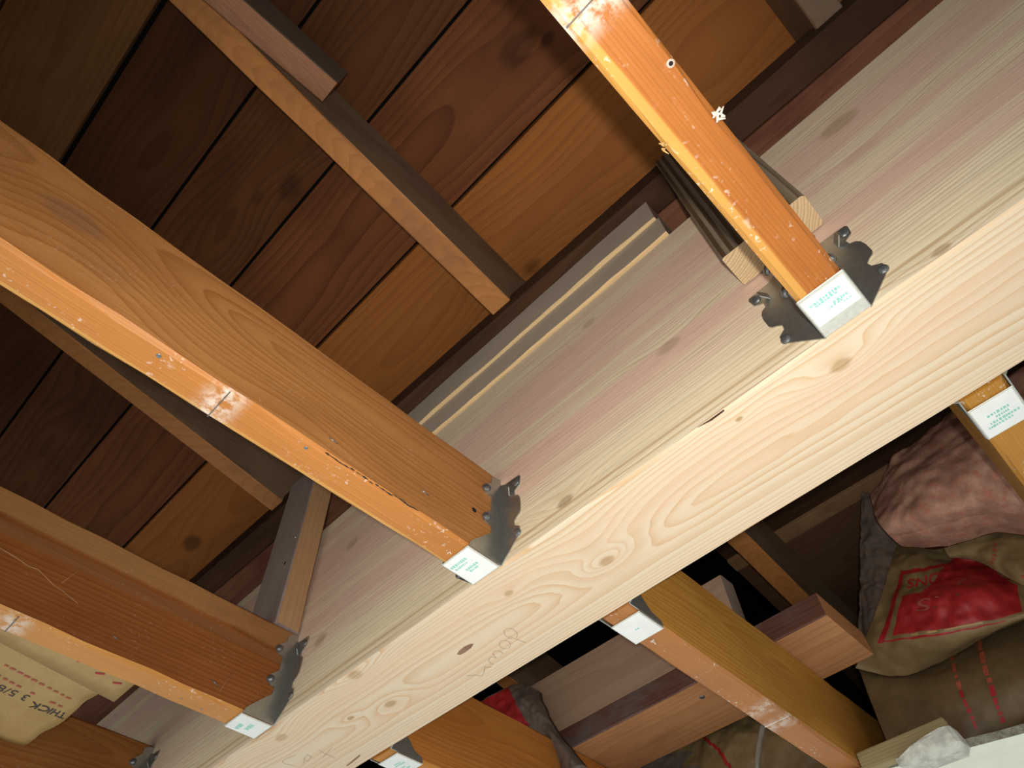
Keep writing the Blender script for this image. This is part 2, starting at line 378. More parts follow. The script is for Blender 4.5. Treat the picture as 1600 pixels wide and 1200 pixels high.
# ------------------------------------------------------------------ the new beam
by0, by1 = -1.1, 2.5
borg = Vector(((BX0 + BX1) / 2, (by0 + by1) / 2, H))
def rel(p, r, d, pull): return (p[0] - borg.x, p[1] - borg.y, p[2] - borg.z, r, d, pull)
bot_k = [rel(on_z(1313, 570, H), 0.0070, 0.75, 0.010), rel(on_z(948, 876, H), 0.0068, 0.75, 0.014), rel(on_z(555, 1055, H), 0.0075, 0.6, 0.010),
         rel(on_z(610, 1100, H), 0.0065, 0.75, 0.009), rel(on_z(795, 927, H), 0.004, 0.7, 0.005), rel(on_z(1155, 655, H), 0.0025, 0.9, 0.002),
         rel(on_z(440, 1152, H), 0.007, 0.55, 0.008), rel(on_z(548, 1122, H), 0.004, 0.9, 0.004), rel(on_z(925, 855, H), 0.012, 0.10, 0.012)]
side_k = [rel(on_x(1045, 540, BX0), 0.010, 0.5, 0.012), rel(on_x(883, 783, BX0), 0.007, 0.75, 0.009), rel(on_x(1310, 195, BX0), 0.014, 0.55, 0.016),
          rel(on_x(500, 1000, BX0), 0.010, 0.6, 0.010), rel(on_x(920, 505, BX0), 0.008, 0.45, 0.008), rel(on_x(1345, 240, BX0), 0.014, 0.16, 0.014),
          rel(on_x(1470, 390, BX0), 0.005, 0.7, 0.004), rel(on_x(550, 850, BX0), 0.010, 0.5, 0.010)]
m_bot = wood('new_fir_underside', 'Y', (0.765, 0.63, 0.45), (0.64, 0.39, 0.19), ring=0.0033, pith=(-0.004, 0.075), late=0.95, warp=0.02, knots=bot_k,
             c3=(0.76, 0.53, 0.35), c3amt=0.45, c3scale=22, seed=2.3, wander=0.021, ustretch=0.85, rough=0.55, fine=0.10, knot_col=(0.46, 0.29, 0.13))
m_side = wood('new_fir_side', 'Y', (0.95, 0.81, 0.575), (0.66, 0.40, 0.22), ring=0.0030, pith=(0.12, -0.05), late=0.85, warp=0.03, knots=side_k,  # flash and daylight tint of the side face mixed into its colours
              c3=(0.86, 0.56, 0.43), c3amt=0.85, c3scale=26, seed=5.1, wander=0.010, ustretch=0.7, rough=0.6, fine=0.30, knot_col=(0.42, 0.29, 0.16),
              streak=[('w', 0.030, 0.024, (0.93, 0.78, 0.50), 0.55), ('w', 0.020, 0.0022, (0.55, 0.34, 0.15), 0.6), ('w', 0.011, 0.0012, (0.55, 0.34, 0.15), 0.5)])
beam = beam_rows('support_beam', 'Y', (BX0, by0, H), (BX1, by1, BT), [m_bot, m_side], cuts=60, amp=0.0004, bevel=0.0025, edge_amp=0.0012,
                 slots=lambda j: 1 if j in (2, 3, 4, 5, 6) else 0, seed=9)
tag(beam, 'big pale new fir beam with every joist hung on it', 'beam')
pencil = plain('pencil_graphite', (0.40, 0.33, 0.24), 0.6)
pitch = plain('pitch_pocket_brown', (0.30, 0.16, 0.09), 0.5)
def stroke(name, px, mat, r=0.00028):
    tube(name, [on_z(u, v, H - 0.0001) for (u, v) in px], r, mat, beam, 5)
def arc(cx, cy, rx, ry, a0, a1, rot=0, n=12):
    o = []
    for i in range(n + 1):
        t = math.radians(a0 + (a1 - a0) * i / n); x, y = rx * math.cos(t), ry * math.sin(t); c, s = math.cos(math.radians(rot)), math.sin(math.radians(rot))
        o.append((cx + x * c - y * s, cy + x * s + y * c))
    return o
stroke('pencil_writing', [(795, 994), (805, 998), (821, 1004)] , pencil)
stroke('pencil_writing', arc(798, 990, 11, 7.5, 60, 380, 25), pencil)
stroke('pencil_writing', arc(789, 1007, 9, 6.5, 0, 350, 10), pencil)
stroke('pencil_writing', [(786, 1021), (780, 1017), (773, 1017), (770, 1022), (775, 1028), (767, 1027), (763, 1032), (767, 1037), (771, 1038)], pencil)
stroke('pencil_writing', [(768, 1042), (763, 1043), (757, 1042), (757, 1049), (753, 1056), (740, 1055), (730, 1056)], pencil)
stroke('pencil_mark', [(461, 1197), (444, 1193), (441, 1190), (448, 1185), (462, 1180)], pencil)
stroke('pencil_mark', [(474, 1184), (480, 1190), (487, 1182), (480, 1179), (476, 1185), (474, 1192)], pencil)
stroke('pencil_mark', [(498, 1172), (509, 1178), (523, 1184)], pencil)
stroke('pencil_mark', [(519, 1168), (513, 1174), (505, 1182)], pencil)
def blob(name, px_pts, mat, parent, pl, off):
    """thin raised patch on a plane: pl maps a pixel to the plane, off is the small lift"""
    p = [pl(u, v) for (u, v) in px_pts]; n = len(p); off = Vector(off)
    v = [q + off for q in p] + [q - off * 0.3 for q in p]
    return mesh_obj(name, v, [tuple(range(n)), tuple(range(2 * n - 1, n - 1, -1))] + [(i, (i + 1) % n, n + (i + 1) % n, n + i) for i in range(n)], mat, parent)
blob('pitch_pocket', [(714, 1022), (718, 1016), (726, 1010), (735, 1006), (740, 1006), (736, 1012), (727, 1019), (719, 1023)], pitch, beam, lambda u, v: on_z(u, v, H), (0, 0, -0.0004))
blob('pitch_pocket', [(541, 1196), (550, 1189), (562, 1179), (563, 1181), (552, 1190), (543, 1197)], pitch, beam, lambda u, v: on_z(u, v, H), (0, 0, -0.0004))
blob('edge_split', [(1090, 668), (1110, 655), (1131, 640), (1132, 642), (1112, 657)], plain('split_dark', (0.12, 0.06, 0.03)), beam, lambda u, v: on_x(u, v, BX0 - 0.0003), (-0.0003, 0, 0))

# ------------------------------------------------------------------ joists
nail_m = plain('nail_steel', (0.30, 0.31, 0.31), 0.35, 0.8, 0.2, 300)
hole_m = plain('nail_hole_black', (0.012, 0.008, 0.006), 0.9)
kerf_m = plain('saw_kerf_dark', (0.16, 0.13, 0.11), 0.8)
chip_m = plain('torn_wood_chip', (0.72, 0.60, 0.50), 0.7, var=0.2, scale=90)
plaster = plain('plaster_white', (0.78, 0.74, 0.68), 0.8, var=0.12, scale=60, bump=0.4)
def joist(y0, y1, x0, x1, label, sd, low, side, chalk=(), knots=(), lowst=None, band=None, top=JT, sband=None):
    low = [(c[0], c[1] * 0.90, c[2] * 0.70) for c in low]; side = [(c[0], c[1] * 0.92, c[2] * 0.78) for c in side]
    org = Vector(((x0 + x1) / 2, (y0 + y1) / 2, H))
    kn = [(k[0] - org.x, k[1] - org.y, k[2] - org.z, k[3], k[4], k[5]) for k in knots]
    mb = wood('joist_under_%d' % sd, 'X', low[0], low[1], ring=0.0028, pith=(0.06, 0.02), late=0.55, seed=sd, dust=0.55, spec=0.15, wander=0.012,
              chalk=[(c - org.x, 0.024, 0.8 if x0 < 0 else 0.55) for c in chalk], stain=lowst or tuple(c * 0.75 for c in low[1]), stain_amt=0.35, rough=0.42, fine=0.15, streak=band)
    ms = wood('joist_side_%d' % sd, 'X', side[0], side[1], ring=0.0045, pith=(0.03, 0.085), late=0.85, seed=sd + 3, knots=kn, dust=0.10, spec=0.15, wander=0.035,
              stain=tuple(c * 0.8 for c in side[1]), stain_amt=0.4, rough=0.5, fine=0.22, knot_col=(0.27, 0.12, 0.055), streak=sband, ustretch=1.1)
    o = beam_rows('ceiling_joist', 'X', (x0, y0, H), (x1, y1, top), [mb, ms], cuts=36, amp=0.0006, edge_amp=0.0016, bevel=0.0035, seed=sd,
                  slots=lambda j: 1 if j in (2, 3, 4, 5, 6) else 0)
    tag(o, label, 'joist', 'old orange ceiling joists')
    return o
O1 = ((0.50, 0.215, 0.062), (0.38, 0.14, 0.033)); O2 = ((0.40, 0.185, 0.055), (0.28, 0.105, 0.027))
jA = joist(-0.0325, 0.0055, -1.1, 0.3755, 'orange joist with a torn splinter and a yellow edge, below the grooved cut post', 41,
           ((0.425, 0.165, 0.046), (0.30, 0.09, 0.02)), O2, chalk=(0.0657,), band=[('v', 0.0145, 0.0055, (0.66, 0.34, 0.08), 0.85)])
bk = [(*on_y(115, 338, 0.38), 0.017, 0.7, 0.022), (*on_y(160, 415, 0.38), 0.02, 0.25, 0.02), (*on_y(470, 640, 0.38), 0.012, 0.12, 0.012)]
jB = joist(0.380, 0.4175, -1.1, 0.3755, 'wide orange joist with a big round knot in its side', 42, ((0.53, 0.235, 0.075), (0.41, 0.16, 0.045)),
           ((0.47, 0.225, 0.082), (0.32, 0.125, 0.036)), chalk=(0.0655,), knots=bk, band=[('v', 0.0150, 0.0030, (0.64, 0.36, 0.10), 0.7)])
jC = joist(0.785, 0.823, -1.1, 0.3755, 'dark orange joist carrying the leaning grey post by the printed kraft paper', 43, ((0.62, 0.31, 0.10), (0.48, 0.20, 0.055)),
           ((0.30, 0.108, 0.030), (0.20, 0.060, 0.016)), chalk=(0.0625,), sband=[('w', 0.115, 0.018, (0.42, 0.21, 0.075), 0.75), ('w', 0.085, 0.008, (0.26, 0.11, 0.045), 0.6)])
jD = joist(1.189, 1.227, -1.1, 0.3755, 'brown joist behind the lower flap of printed kraft paper', 44, O1, ((0.36, 0.15, 0.045), (0.25, 0.085, 0.022)))
jE = joist(0.3275, 0.366, 0.5195, 2.0, 'chalk-smeared orange joist crossing under the two stacked flat boards', 45, ((0.47, 0.22, 0.09), (0.36, 0.145, 0.05)),
           ((0.58, 0.31, 0.068), (0.42, 0.175, 0.036)), chalk=(0.80, 0.845))
jF = joist(-0.0800, -0.042, 0.5195, 2.0, 'yellowish joist below the pink insulation, hung with a green-printed label', 46, ((0.50, 0.26, 0.055), (0.40, 0.175, 0.035)),
           ((0.46, 0.25, 0.07), (0.34, 0.165, 0.04)))
jG = joist(0.7295, 0.768, 0.5195, 2.0, 'brown joist in front of the bag with a small red patch', 47, ((0.55, 0.26, 0.06), (0.42, 0.18, 0.04)),
           ((0.50, 0.205, 0.048), (0.36, 0.125, 0.028)))
for jo, x, y0, y1 in ((jA, 0.0657, -0.031, 0.004), (jB, 0.0655, 0.3815, 0.416), (jC, 0.0625, 0.7865, 0.8215)):
    box('saw_line', (x - 0.0005, y0, H - 0.0006), (x + 0.0005, y1, H + 0.001), kerf_m, jo, bevel=0)
box('saw_line', (0.838, 0.329, H - 0.0006), (0.839, 0.364, H + 0.001), plaster, jE, bevel=0)
# nails and holes in the undersides
for jo, u, v, r in ((jB, 248, 556, 0.0022), (jB, 478, 700, 0.0018), (jC, 283, 1091, 0.0014), (jC, 315, 1108, 0.0014)):
    p = on_z(u, v, H); dome('nail', p, (0, 0, -1), r, 0.0008, nail_m, jo)
for u, v in ((741, 797),):
    dome('nail_hole', on_y(u, v, 0.380), (0, -1, 0), 0.0032, 0.0003, hole_m, jB)
p = on_z(1048, 99, H); dome('nail_hole_rim', p, (0, 0, -1), 0.0028, 0.0006, plain('bruised_wood', (0.55, 0.42, 0.34)), jA); dome('nail_hole', p + Vector((0, 0, -0.0004)), (0, 0, -1), 0.0015, 0.0005, hole_m, jA)
def splinter(c, n, size, parent, mat, seed):
    """little torn chips of wood curling off a surface"""
    rn = random.Random(seed); c = Vector(c)
    for _ in range(n):
        a = rn.uniform(0, 6.28); L = size * rn.uniform(0.5, 1.2); d = Vector((math.cos(a), math.sin(a), -rn.uniform(0.1, 0.6))) * L
        w = Vector((-math.sin(a), math.cos(a), 0)) * size * rn.uniform(0.15, 0.3); o = c + Vector((rn.uniform(-1, 1), rn.uniform(-1, 1), 0)) * size * 0.6
        u = Vector((0, 0, -size * 0.12))
        mesh_obj('splinter', [o - w, o + w, o + d + w * 0.5, o + d * 0.9 - w * 0.3, o - w + u, o + w + u, o + d + w * 0.5 + u, o + d * 0.9 - w * 0.3 + u], BOXF, mat, parent)
splinter(on_z(1121, 176, H), 7, 0.0055, jA, chip_m, 1)
splinter(on_z(1036, 230, H), 5, 0.0040, jA, plain('yellow_fibre', (0.50, 0.30, 0.09)), 2)
splinter(on_z(1018, 1000, H), 4, 0.0050, jE, chip_m, 3)
splinter(on_z(1190, 1107, H), 5, 0.0035, jE, chip_m, 4)
splinter(on_z(700, 862, H), 4, 0.0028, jB, chip_m, 5)
# staples, mould along the arris and torn grain
for jo, y, pts in ((jB, 0.380, ((515, 684, 527, 693), (659, 766, 670, 774))), (jC, 0.785, ((331, 1062, 341, 1072), (176, 993, 184, 999)))):
    for (u0, v0, u1, v1) in pts:
        tube('staple', [on_y(u0, v0, y - 0.0006), on_y(u1, v1, y - 0.0006)], 0.0006, nail_m, jo, 6)
mould = plain('mould_black', (0.045, 0.028, 0.018), 0.9)
rn = random.Random(8)
for k in range(15):
    f_ = k / 14; u, v = 512 + 135 * f_, 710 + 84 * f_; L = rn.uniform(3, 8); w_ = rn.uniform(0.5, 1.6); dv = rn.uniform(-1.2, 1.6)
    blob('mould_spot', [(u - L, v - L * .62 + dv), (u, v - w_ + dv), (u + L, v + L * .62 + dv), (u, v + w_ + dv)], mould, jB, lambda a, b: on_z(a, b, H), (0, 0, -0.0005))
torn = plain('torn_grain_pale', (0.44, 0.22, 0.11), 0.8)
tube('torn_grain', [on_y(u, v, 0.785 - 0.0002) for (u, v) in ((-10, 850), (20, 868), (44, 884), (60, 890), (84, 914), (100, 925), (122, 943))], 0.00045, torn, jC, 6)
tube('chalk_line', [on_y(u, v, 0.785 - 0.0002) for (u, v) in ((96, 911), (111, 900), (127, 888))], 0.00035, torn, jC, 6)
tube('chalk_line', [on_y(u, v, 0.785 - 0.0002) for (u, v) in ((343, 1081), (352, 1066), (364, 1050))], 0.0003, torn, jC, 6)

# ------------------------------------------------------------------ joist hangers
galv = galvanised()
label_m = plain('sticker_paper_white', (0.84, 0.86, 0.82), 0.55, var=0.03)
seat_m = plain('hanger_seat_zinc', (0.62, 0.62, 0.54), 0.5, 0.25, 0.06, 200)
teal = plain('teal_print', (0.16, 0.52, 0.44), 0.6, col2=(0.45, 0.68, 0.60), scale=900)
FLG = [(0, 0), (25, 23), (28, 30), (27.5, 36), (24, 38.5), (21, 41), (20, 47), (24, 51), (28, 53.5), (30, 57.5), (30.5, 70), (29.5, 78), (27, 82.5), (22.5, 85), (22, 92),
       (25, 94), (30, 97), (32, 109), (30.5, 112), (20, 113), (8, 113.5), (0, 118)]
SID = [(0, 0), (45, 0), (43, 6), (40, 10), (14.5, 36), (14.5, 46), (19, 45), (24, 48), (25, 54), (24, 60), (19, 64), (14.5, 69), (14.5, 89), (20, 90), (24, 92), (25.5, 98), (24, 104), (18, 109), (14.5, 113), (14.5, 122), (8, 126), (0, 128)]
def hanger(y0, y1, sgn, xf, label, rows, gap=0.0, full=False, sticker=True):
    """sgn = -1: on the -X face of the beam, +1: on the far face; gap = seat set off from the beam"""
    root = empty('joist_hanger', (xf, (y0 + y1) / 2, H - 0.0012))
    tag(root, label, 'joist hanger', 'metal joist hangers along the beam')
    T = 0.0012
    a, b = y0 - T - 0.0004, y1 + T + 0.0004
    for s, ye in ((-1, a), (1, b)):
        plate('face_flange', [(p[0] / 1000, p[1] / 1000) for p in FLG], T, lambda p, q, t, s=s, ye=ye: (xf + sgn * (t + 0.0003), ye + s * p, H + q), galv, root)
        plate('side_plate', [(p[0] / 1000 + (gap if p[0] > 40 else 0), p[1] / 1000) for p in SID], T, lambda p, q, t, s=s, ye=ye: (xf + sgn * (p + 0.0004), ye - s * t, H + q), galv, root)
        for (dy, dz) in ((24.5, 28), (25.5, 103)):
            dome('nail_head', (xf + sgn * 0.0016, ye + s * dy / 1000, H + dz / 1000), (sgn, s * 0.15, -0.25), 0.0046, 0.0022, nail_m, root)
        for (dx, dz) in ((23, 53), (23.5, 97)):
            dome('nail_head', (xf + sgn * dx / 1000, ye + s * 0.0005, H + dz / 1000), (sgn * 0.6, s * 0.8, 0), 0.0052, 0.0042, nail_m, root)
        # bent prong at the notch under the top tab
        p0 = Vector((xf + sgn * 0.0014, ye + s * 0.0150, H + 0.090)); q = Vector((sgn * 0.007, s * 0.006, 0.003))
        mesh_obj('prong', [p0, p0 + Vector((0, 0, 0.010)), p0 + Vector((0, 0, 0.009)) + q, p0 + Vector((0, 0, 0.001)) + q,
                           p0 + Vector((sgn * .0008, -s * .0008, 0)), p0 + Vector((sgn * .0008, -s * .0008, 0.010)), p0 + Vector((sgn * .0008, -s * .0008, 0.009)) + q, p0 + Vector((sgn * .0008, -s * .0008, 0.001)) + q],
                 [(0, 1, 2, 3), (4, 5, 6, 7), (0, 1, 5, 4), (1, 2, 6, 5), (2, 3, 7, 6), (3, 0, 4, 7)], galv, root)
    xa, xb = xf + sgn * (0.0025 + gap), xf + sgn * (0.0465 + gap)
    box('seat_plate', (min(xa, xb), a + 0.0008, H - 0.0018), (max(xa, xb), b - 0.0008, H - 0.0006), seat_m, root, bevel=0.0004, bseg=1)
    if sticker:
        k = 0.99 if full else 0.70
        xs = xb + (xa - xb) * 0.02; xe = xb + (xa - xb) * k
        xs, xe = (xb + (xa - xb) * (0.03 if full else 0.07)), xb + (xa - xb) * (0.97 if full else 0.72)
        st = box('sticker', (min(xs, xe), a + 0.0025, H - 0.0021), (max(xs, xe), b - 0.0022, H - 0.0017), label_m, root, bevel=0)
        rnd = random.Random(int(abs(y0 * 1000)))
        bars = []
        for (fx, f0, f1, hgt) in rows:                         # small illegible rows of print
            y = a + 0.0025 + (b - a - 0.005) * f0
            while y < a + 0.0025 + (b - a - 0.005) * f1:
                wd = rnd.uniform(0.0010, 0.0024); xc = xs + (xe - xs) * fx
                hh = hgt * rnd.uniform(0.7, 1.0)
                bars.append(((xc - hh / 2, y), (xc + hh / 2, y + wd))); y += wd + rnd.uniform(0.0004, 0.0012)
        v, f = [], []
        for (p, q) in bars:
            i = len(v); v += boxv((p[0], p[1], H - 0.0022), (q[0], q[1], H - 0.0019)); f += [tuple(i + c for c in fc) for fc in BOXF]
        pr = mesh_obj('label_print', v, f, teal, st); pr['kind'] = 'stuff'
    return root
R1 = [(0.26, 0.2, 0.92, 0.0036), (0.36, 0.3, 0.8, 0.0022), (0.58, 0.15, 0.5, 0.003), (0.66, 0.3, 0.62, 0.002), (0.75, 0.12, 0.3, 0.0012)]
R2 = [(0.22, 0.35, 0.92, 0.004), (0.34, 0.45, 0.9, 0.003), (0.52, 0.25, 0.72, 0.0035), (0.62, 0.35, 0.66, 0.003)]
hanger(-0.0325, 0.0055, -1, BX0, 'steel hanger with both wavy flanges showing, beside the grooved cut post', R1)
hanger(0.380, 0.4175, -1, BX0, 'steel hanger holding the joist with the big knot', R2, full=True)
hanger(0.785, 0.823, -1, BX0, 'steel hanger below the leaning grey post', [(0.3, 0.5, 0.85, 0.006), (0.55, 0.3, 0.7, 0.006)], full=True)
hanger(1.189, 1.227, -1, BX0, 'steel hanger with two shiny nail heads, holding the joist behind the kraft paper', R2, full=True)
hanger(0.3275, 0.366, 1, BX1, 'steel hanger with a blank white label on the chalky joist', [(0.5, 0.45, 0.55, 0.002)], gap=0.0145, full=True)
hanger(-0.0800, -0.042, 1, BX1, 'steel hanger with green print, near the pink insulation', [(0.62, 0.25, 0.75, 0.0035), (0.5, 0.3, 0.6, 0.003), (0.38, 0.1, 0.8, 0.0035), (0.28, 0.3, 0.9, 0.003)], gap=0.012, full=True)
hanger(0.7295, 0.768, 1, BX1, 'steel hanger with green print, near the bag with the red patch', R2, gap=0.010, full=True)

# ------------------------------------------------------------------ posts standing on the joists
end_m = wood('cut_end_grain', 'Z', (0.72, 0.52, 0.30), (0.42, 0.25, 0.11), ring=0.0032, pith=(-0.07, 0.06), late=1.0, seed=61, wander=0.004, fine=0.3)
pa_m = wood('grooved_post', 'Z', (0.30, 0.235, 0.155), (0.10, 0.055, 0.03), ring=0.011, pith=(0.06, -0.30), late=1.0, seed=62, wander=0.010, stain=(0.18, 0.12, 0.065), stain_amt=0.5, fine=0.3,
            streak=[('w', q, 0.0024, (0.07, 0.036, 0.018), 0.9) for q in (0.0405, 0.032, 0.0225, 0.010, -0.01, -0.03)])
tag(beam_rows('wood_post', 'Z', (0.337, -0.056, JT + 0.004), (0.375, 0.034, 0.9195), [pa_m, end_m], cuts=14, amp=0.001, edge_amp=0.002, seed=61,
              slots=lambda j: 1 if j in (8, 9) else 0), 'grooved grey-brown post with pale sawn bottom end, standing on the splintered joist', 'post')
pc_g = wood('grey_post_face', 'Z', (0.44, 0.34, 0.285), (0.30, 0.22, 0.19), ring=0.008, pith=(-0.1, 0.1), late=0.5, seed=63, stain=(0.27, 0.19, 0.17), stain_amt=0.6, fine=0.3)
pc_o = wood('orange_post_face', 'Z', (0.50, 0.29, 0.14), (0.38, 0.20, 0.085), ring=0.006, pith=(0.1, 0.1), late=0.5, seed=64, stain=(0.27, 0.14, 0.075), stain_amt=0.4, fine=0.2)
postC = tag(beam_rows('wood_post', 'Z', (0.337, 0.781, JT), (0.3755, 0.868, 0.9195), [pc_g, pc_o], cuts=14, amp=0.0012, edge_amp=0.002, seed=64,
              slots=lambda j: 1 if j == 0 or j == 1 else 0, f=lambda x, y, z: (x - 0.04 * (z - JT), y, z)), 'leaning post, grey on one face and orange on the other, on a joist', 'post')
# beam_rows on Z: first cross axis X, second Y; side 0 = low Y
for (u, v) in ((459, 842), (445, 880)):
    p = on_x(u, v, 0.3315); dome('nail_hole', (p.x, p.y, p.z), (-1, 0, 0), 0.0028, 0.0004, hole_m, postC)
dome('nail', on_x(462, 840, 0.331), (-1, 0, 0), 0.0018, 0.002, nail_m, postC)

# ------------------------------------------------------------------ the boards lying across the far joists
b2u = wood('flat_board_under', 'Y', (0.56, 0.27, 0.115), (0.42, 0.17, 0.06), ring=0.008, pith=(0.0, 0.06), late=0.6, seed=71, stain=(0.25, 0.10, 0.045), stain_amt=0.4, fine=0.15)
b2s = wood('flat_board_edge', 'Y', (0.16, 0.068, 0.045), (0.09, 0.035, 0.026), ring=0.006, late=0.6, seed=72, stain=(0.18, 0.15, 0.14), stain_amt=0.7, stain_scale=22)
fb = beam_rows('flat_board', 'Y', (0.890, 0.244, JT + 0.001), (1.030, 1.25, 0.632), [b2u, b2s], cuts=20, amp=0.0008, seed=72, edge_amp=0.001,
               slots=lambda j: 1 if j in (5, 6, 7) else 0)
tag(fb, 'brown plank lying flat across the joists beneath the grey upright board', 'board')
dome('nail', on_z(1097, 1089, JT + 0.001), (0, 0, -1), 0.0048, 0.0015, nail_m, fb)
b1m = wood('upright_board', 'Y', (0.48, 0.32, 0.215), (0.37, 0.23, 0.15), ring=0.010, pith=(0.09, 0.05), late=0.55, seed=73, stain=(0.35, 0.22, 0.15), stain_amt=0.4, fine=0.15)
b1e = wood('upright_board_end', 'Y', (0.5, 0.4, 0.33), (0.36, 0.28, 0.22), ring=0.004, late=0.5, seed=74, stain=(0.2, 0.15, 0.13), stain_amt=0.5)
tag(beam_rows('upright_board', 'Y', (0.893, 0.376, 0.633), (0.931, 1.25, 0.748), [b1m, b1e], cuts=20, amp=0.0008, seed=73,
              slots=lambda j: 1 if j in (8, 9) else 0), 'grey-brown board standing on edge upon the flat plank', 'board')

# ------------------------------------------------------------------ insulation
def kraft(name, c, d, sc=18):
    t = NT(name)
    co = t.node('ShaderNodeTexCoord').outputs['Object']
    n = t.noise(co, sc, 4, 0.6); n2 = t.noise(co, 260, 2, 0.5)
    col = t.mix(t.smooth(n, 0.35, 0.7), c, d)
    col = t.mix(t.m('MULTIPLY', t.smooth(n2, 0.5, 0.8), 0.25), col, tuple(x * 0.55 for x in d))
    t.put(t.b.inputs['Base Color'], col); t.b.inputs['Roughness'].default_value = 0.5
    t.b.inputs['Specular IOR Level'].default_value = 0.35
    t.bump(n, 0.25, 0.004)
    return t.mat
def fibre(name, c, d, e):
    t = NT(name)
    co = t.node('ShaderNodeTexCoord').outputs['Object']
    n = t.noise(co, 26, 5, 0.65); n2 = t.noise(co, 70, 4, 0.7); n3 = t.noise(co, 500, 3, 0.7)
    col = t.mix(t.smooth(n, 0.35, 0.65), c, d); col = t.mix(t.m('MULTIPLY', t.smooth(n2, 0.50, 0.72), 0.7), col, e)
    t.put(t.b.inputs['Base Color'], col); t.b.inputs['Roughness'].default_value = 0.95
    t.b.inputs['Specular IOR Level'].default_value = 0.05
    t.bump(t.m('ADD', n2, t.m('MULTIPLY', n3, 0.6)), 0.35, 0.004)
    return t.mat
kr1 = kraft('kraft_paper_tan', (0.46, 0.30, 0.115), (0.39, 0.245, 0.088))
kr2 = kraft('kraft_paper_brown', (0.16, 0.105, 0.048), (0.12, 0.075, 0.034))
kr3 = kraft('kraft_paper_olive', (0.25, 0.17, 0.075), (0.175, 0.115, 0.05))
redp = plain('red_print', (0.40, 0.018, 0.022), 0.5, var=0.15, scale=50)
redl = plain('red_print_faint', (0.46, 0.10, 0.055), 0.5, var=0.2, scale=200)
blackp = plain('black_print', (0.05, 0.045, 0.045), 0.5)
palep = plain('pale_print', (0.33, 0.075, 0.06), 0.5)
pink = fibre('fiberglass_pink', (0.54, 0.31, 0.225), (0.34, 0.18, 0.13), (0.52, 0.15, 0.09))
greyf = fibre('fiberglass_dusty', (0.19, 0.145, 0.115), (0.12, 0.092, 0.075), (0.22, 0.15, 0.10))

def surf(ctrl):
    """smooth sheet through a grid of control points -> f(s, t) (s across, t down)"""
    R, C = len(ctrl), len(ctrl[0])
    def cr(p0, p1, p2, p3, t):
        return 0.5 * ((2 * p1) + (p2 - p0) * t + (2 * p0 - 5 * p1 + 4 * p2 - p3) * t * t + (3 * p1 - p0 - 3 * p2 + p3) * t ** 3)
    def row(r, s):
        x = min(max(s, 0), 1) * (C - 1); i = min(int(x), C - 2); g = lambda k: ctrl[r][min(max(k, 0), C - 1)]
        return cr(g(i - 1), g(i), g(i + 1), g(i + 2), x - i)
    def f(s, t):
        y = min(max(t, 0), 1) * (R - 1); j = min(int(y), R - 2); g = lambda k: row(min(max(k, 0), R - 1), s)
        return cr(g(j - 1), g(j), g(j + 1), g(j + 2), y - j)
    return f
def sheet(name, F, ns, nt, mats, parent, slot=None, thick=0.0015, disp=None, back=(1, 0, 0), edge=None):
    verts, faces, sl = [], [], []
    for j in range(nt + 1):
        for i in range(ns + 1):
            s, t = i / ns, j / nt
            if edge: s, t = edge(s, t)
            p = F(s, t)
            if disp: p = p + disp(p)
            verts.append(p)
    n0 = len(verts); bk = Vector(back).normalized() * thick
    verts += [p + bk for p in verts]
    g = lambda i, j: j * (ns + 1) + i
    for j in range(nt):
        for i in range(ns):
            q = (g(i, j), g(i + 1, j), g(i + 1, j + 1), g(i, j + 1)); k = slot((i + .5) / ns, (j + .5) / nt) if slot else 0
            faces += [q, tuple(n0 + x for x in reversed(q))]; sl += [k, 0]
    rim = [g(i, 0) for i in range(ns)] + [g(ns, j) for j in range(nt)] + [g(i, nt) for i in range(ns, 0, -1)] + [g(0, j) for j in range(nt, 0, -1)]
    for a, b in zip(rim, rim[1:] + rim[:1]): faces.append((a, b, n0 + b, n0 + a)); sl.append(0)
    return mesh_obj(name, verts, faces, mats, parent, slots=sl, smooth=True)
def lettering(name, body, F, s0, s1, t0, t1, mat, parent, lift, flip=True, bold=False):
    """text wrapped on the sheet F inside s0..s1, t0..t1; flip = upside down"""
    cu = bpy.data.curves.new('t', 'FONT'); cu.body = body; cu.resolution_u = 3
    if bold: cu.offset = 0.02
    to = link(bpy.data.objects.new('t', cu)); me = bpy.data.meshes.new_from_object(to.evaluated_get(bpy.context.evaluated_depsgraph_get()))
    bpy.data.objects.remove(to)
    bm = bmesh.new(); bm.from_mesh(me); bmesh.ops.remove_doubles(bm, verts=bm.verts, dist=1e-5)
    bmesh.ops.triangulate(bm, faces=bm.faces)
    xs = [v.co.x for v in bm.verts]; ys = [v.co.y for v in bm.verts]; x0, x1, y0, y1 = min(xs), max(xs), min(ys), max(ys)
    vs_ = []
    for v in bm.verts:
        a, b = (v.co.x - x0) / (x1 - x0), (v.co.y - y0) / (y1 - y0)
        s = s1 + (s0 - s1) * a if flip else s0 + (s1 - s0) * a
        t = t0 + (t1 - t0) * b if flip else t1 + (t0 - t1) * b
        vs_.append(F(s, t) + Vector(lift))
    bm.verts.index_update()
    fs = [tuple(v.index for v in f.verts) for f in bm.faces]; bm.free(); bpy.data.meshes.remove(me)
    o = mesh_obj(name, vs_, fs, mat, parent); o['kind'] = 'stuff'
    return o
def crumple(a1, s1, a2, s2, seed):
    def d(p):
        q = Vector(p) + Vector((seed, seed * 2, 0))
        return Vector((noise.noise(q * s1) * a1 + noise.noise(q * s2) * a2, 0, noise.noise(q * s1 + Vector((9, 9, 9))) * a1 * 0.5))
    return d
PX = lambda rows: [[on_x(u, v, x) for (u, v, x) in r] for r in rows]

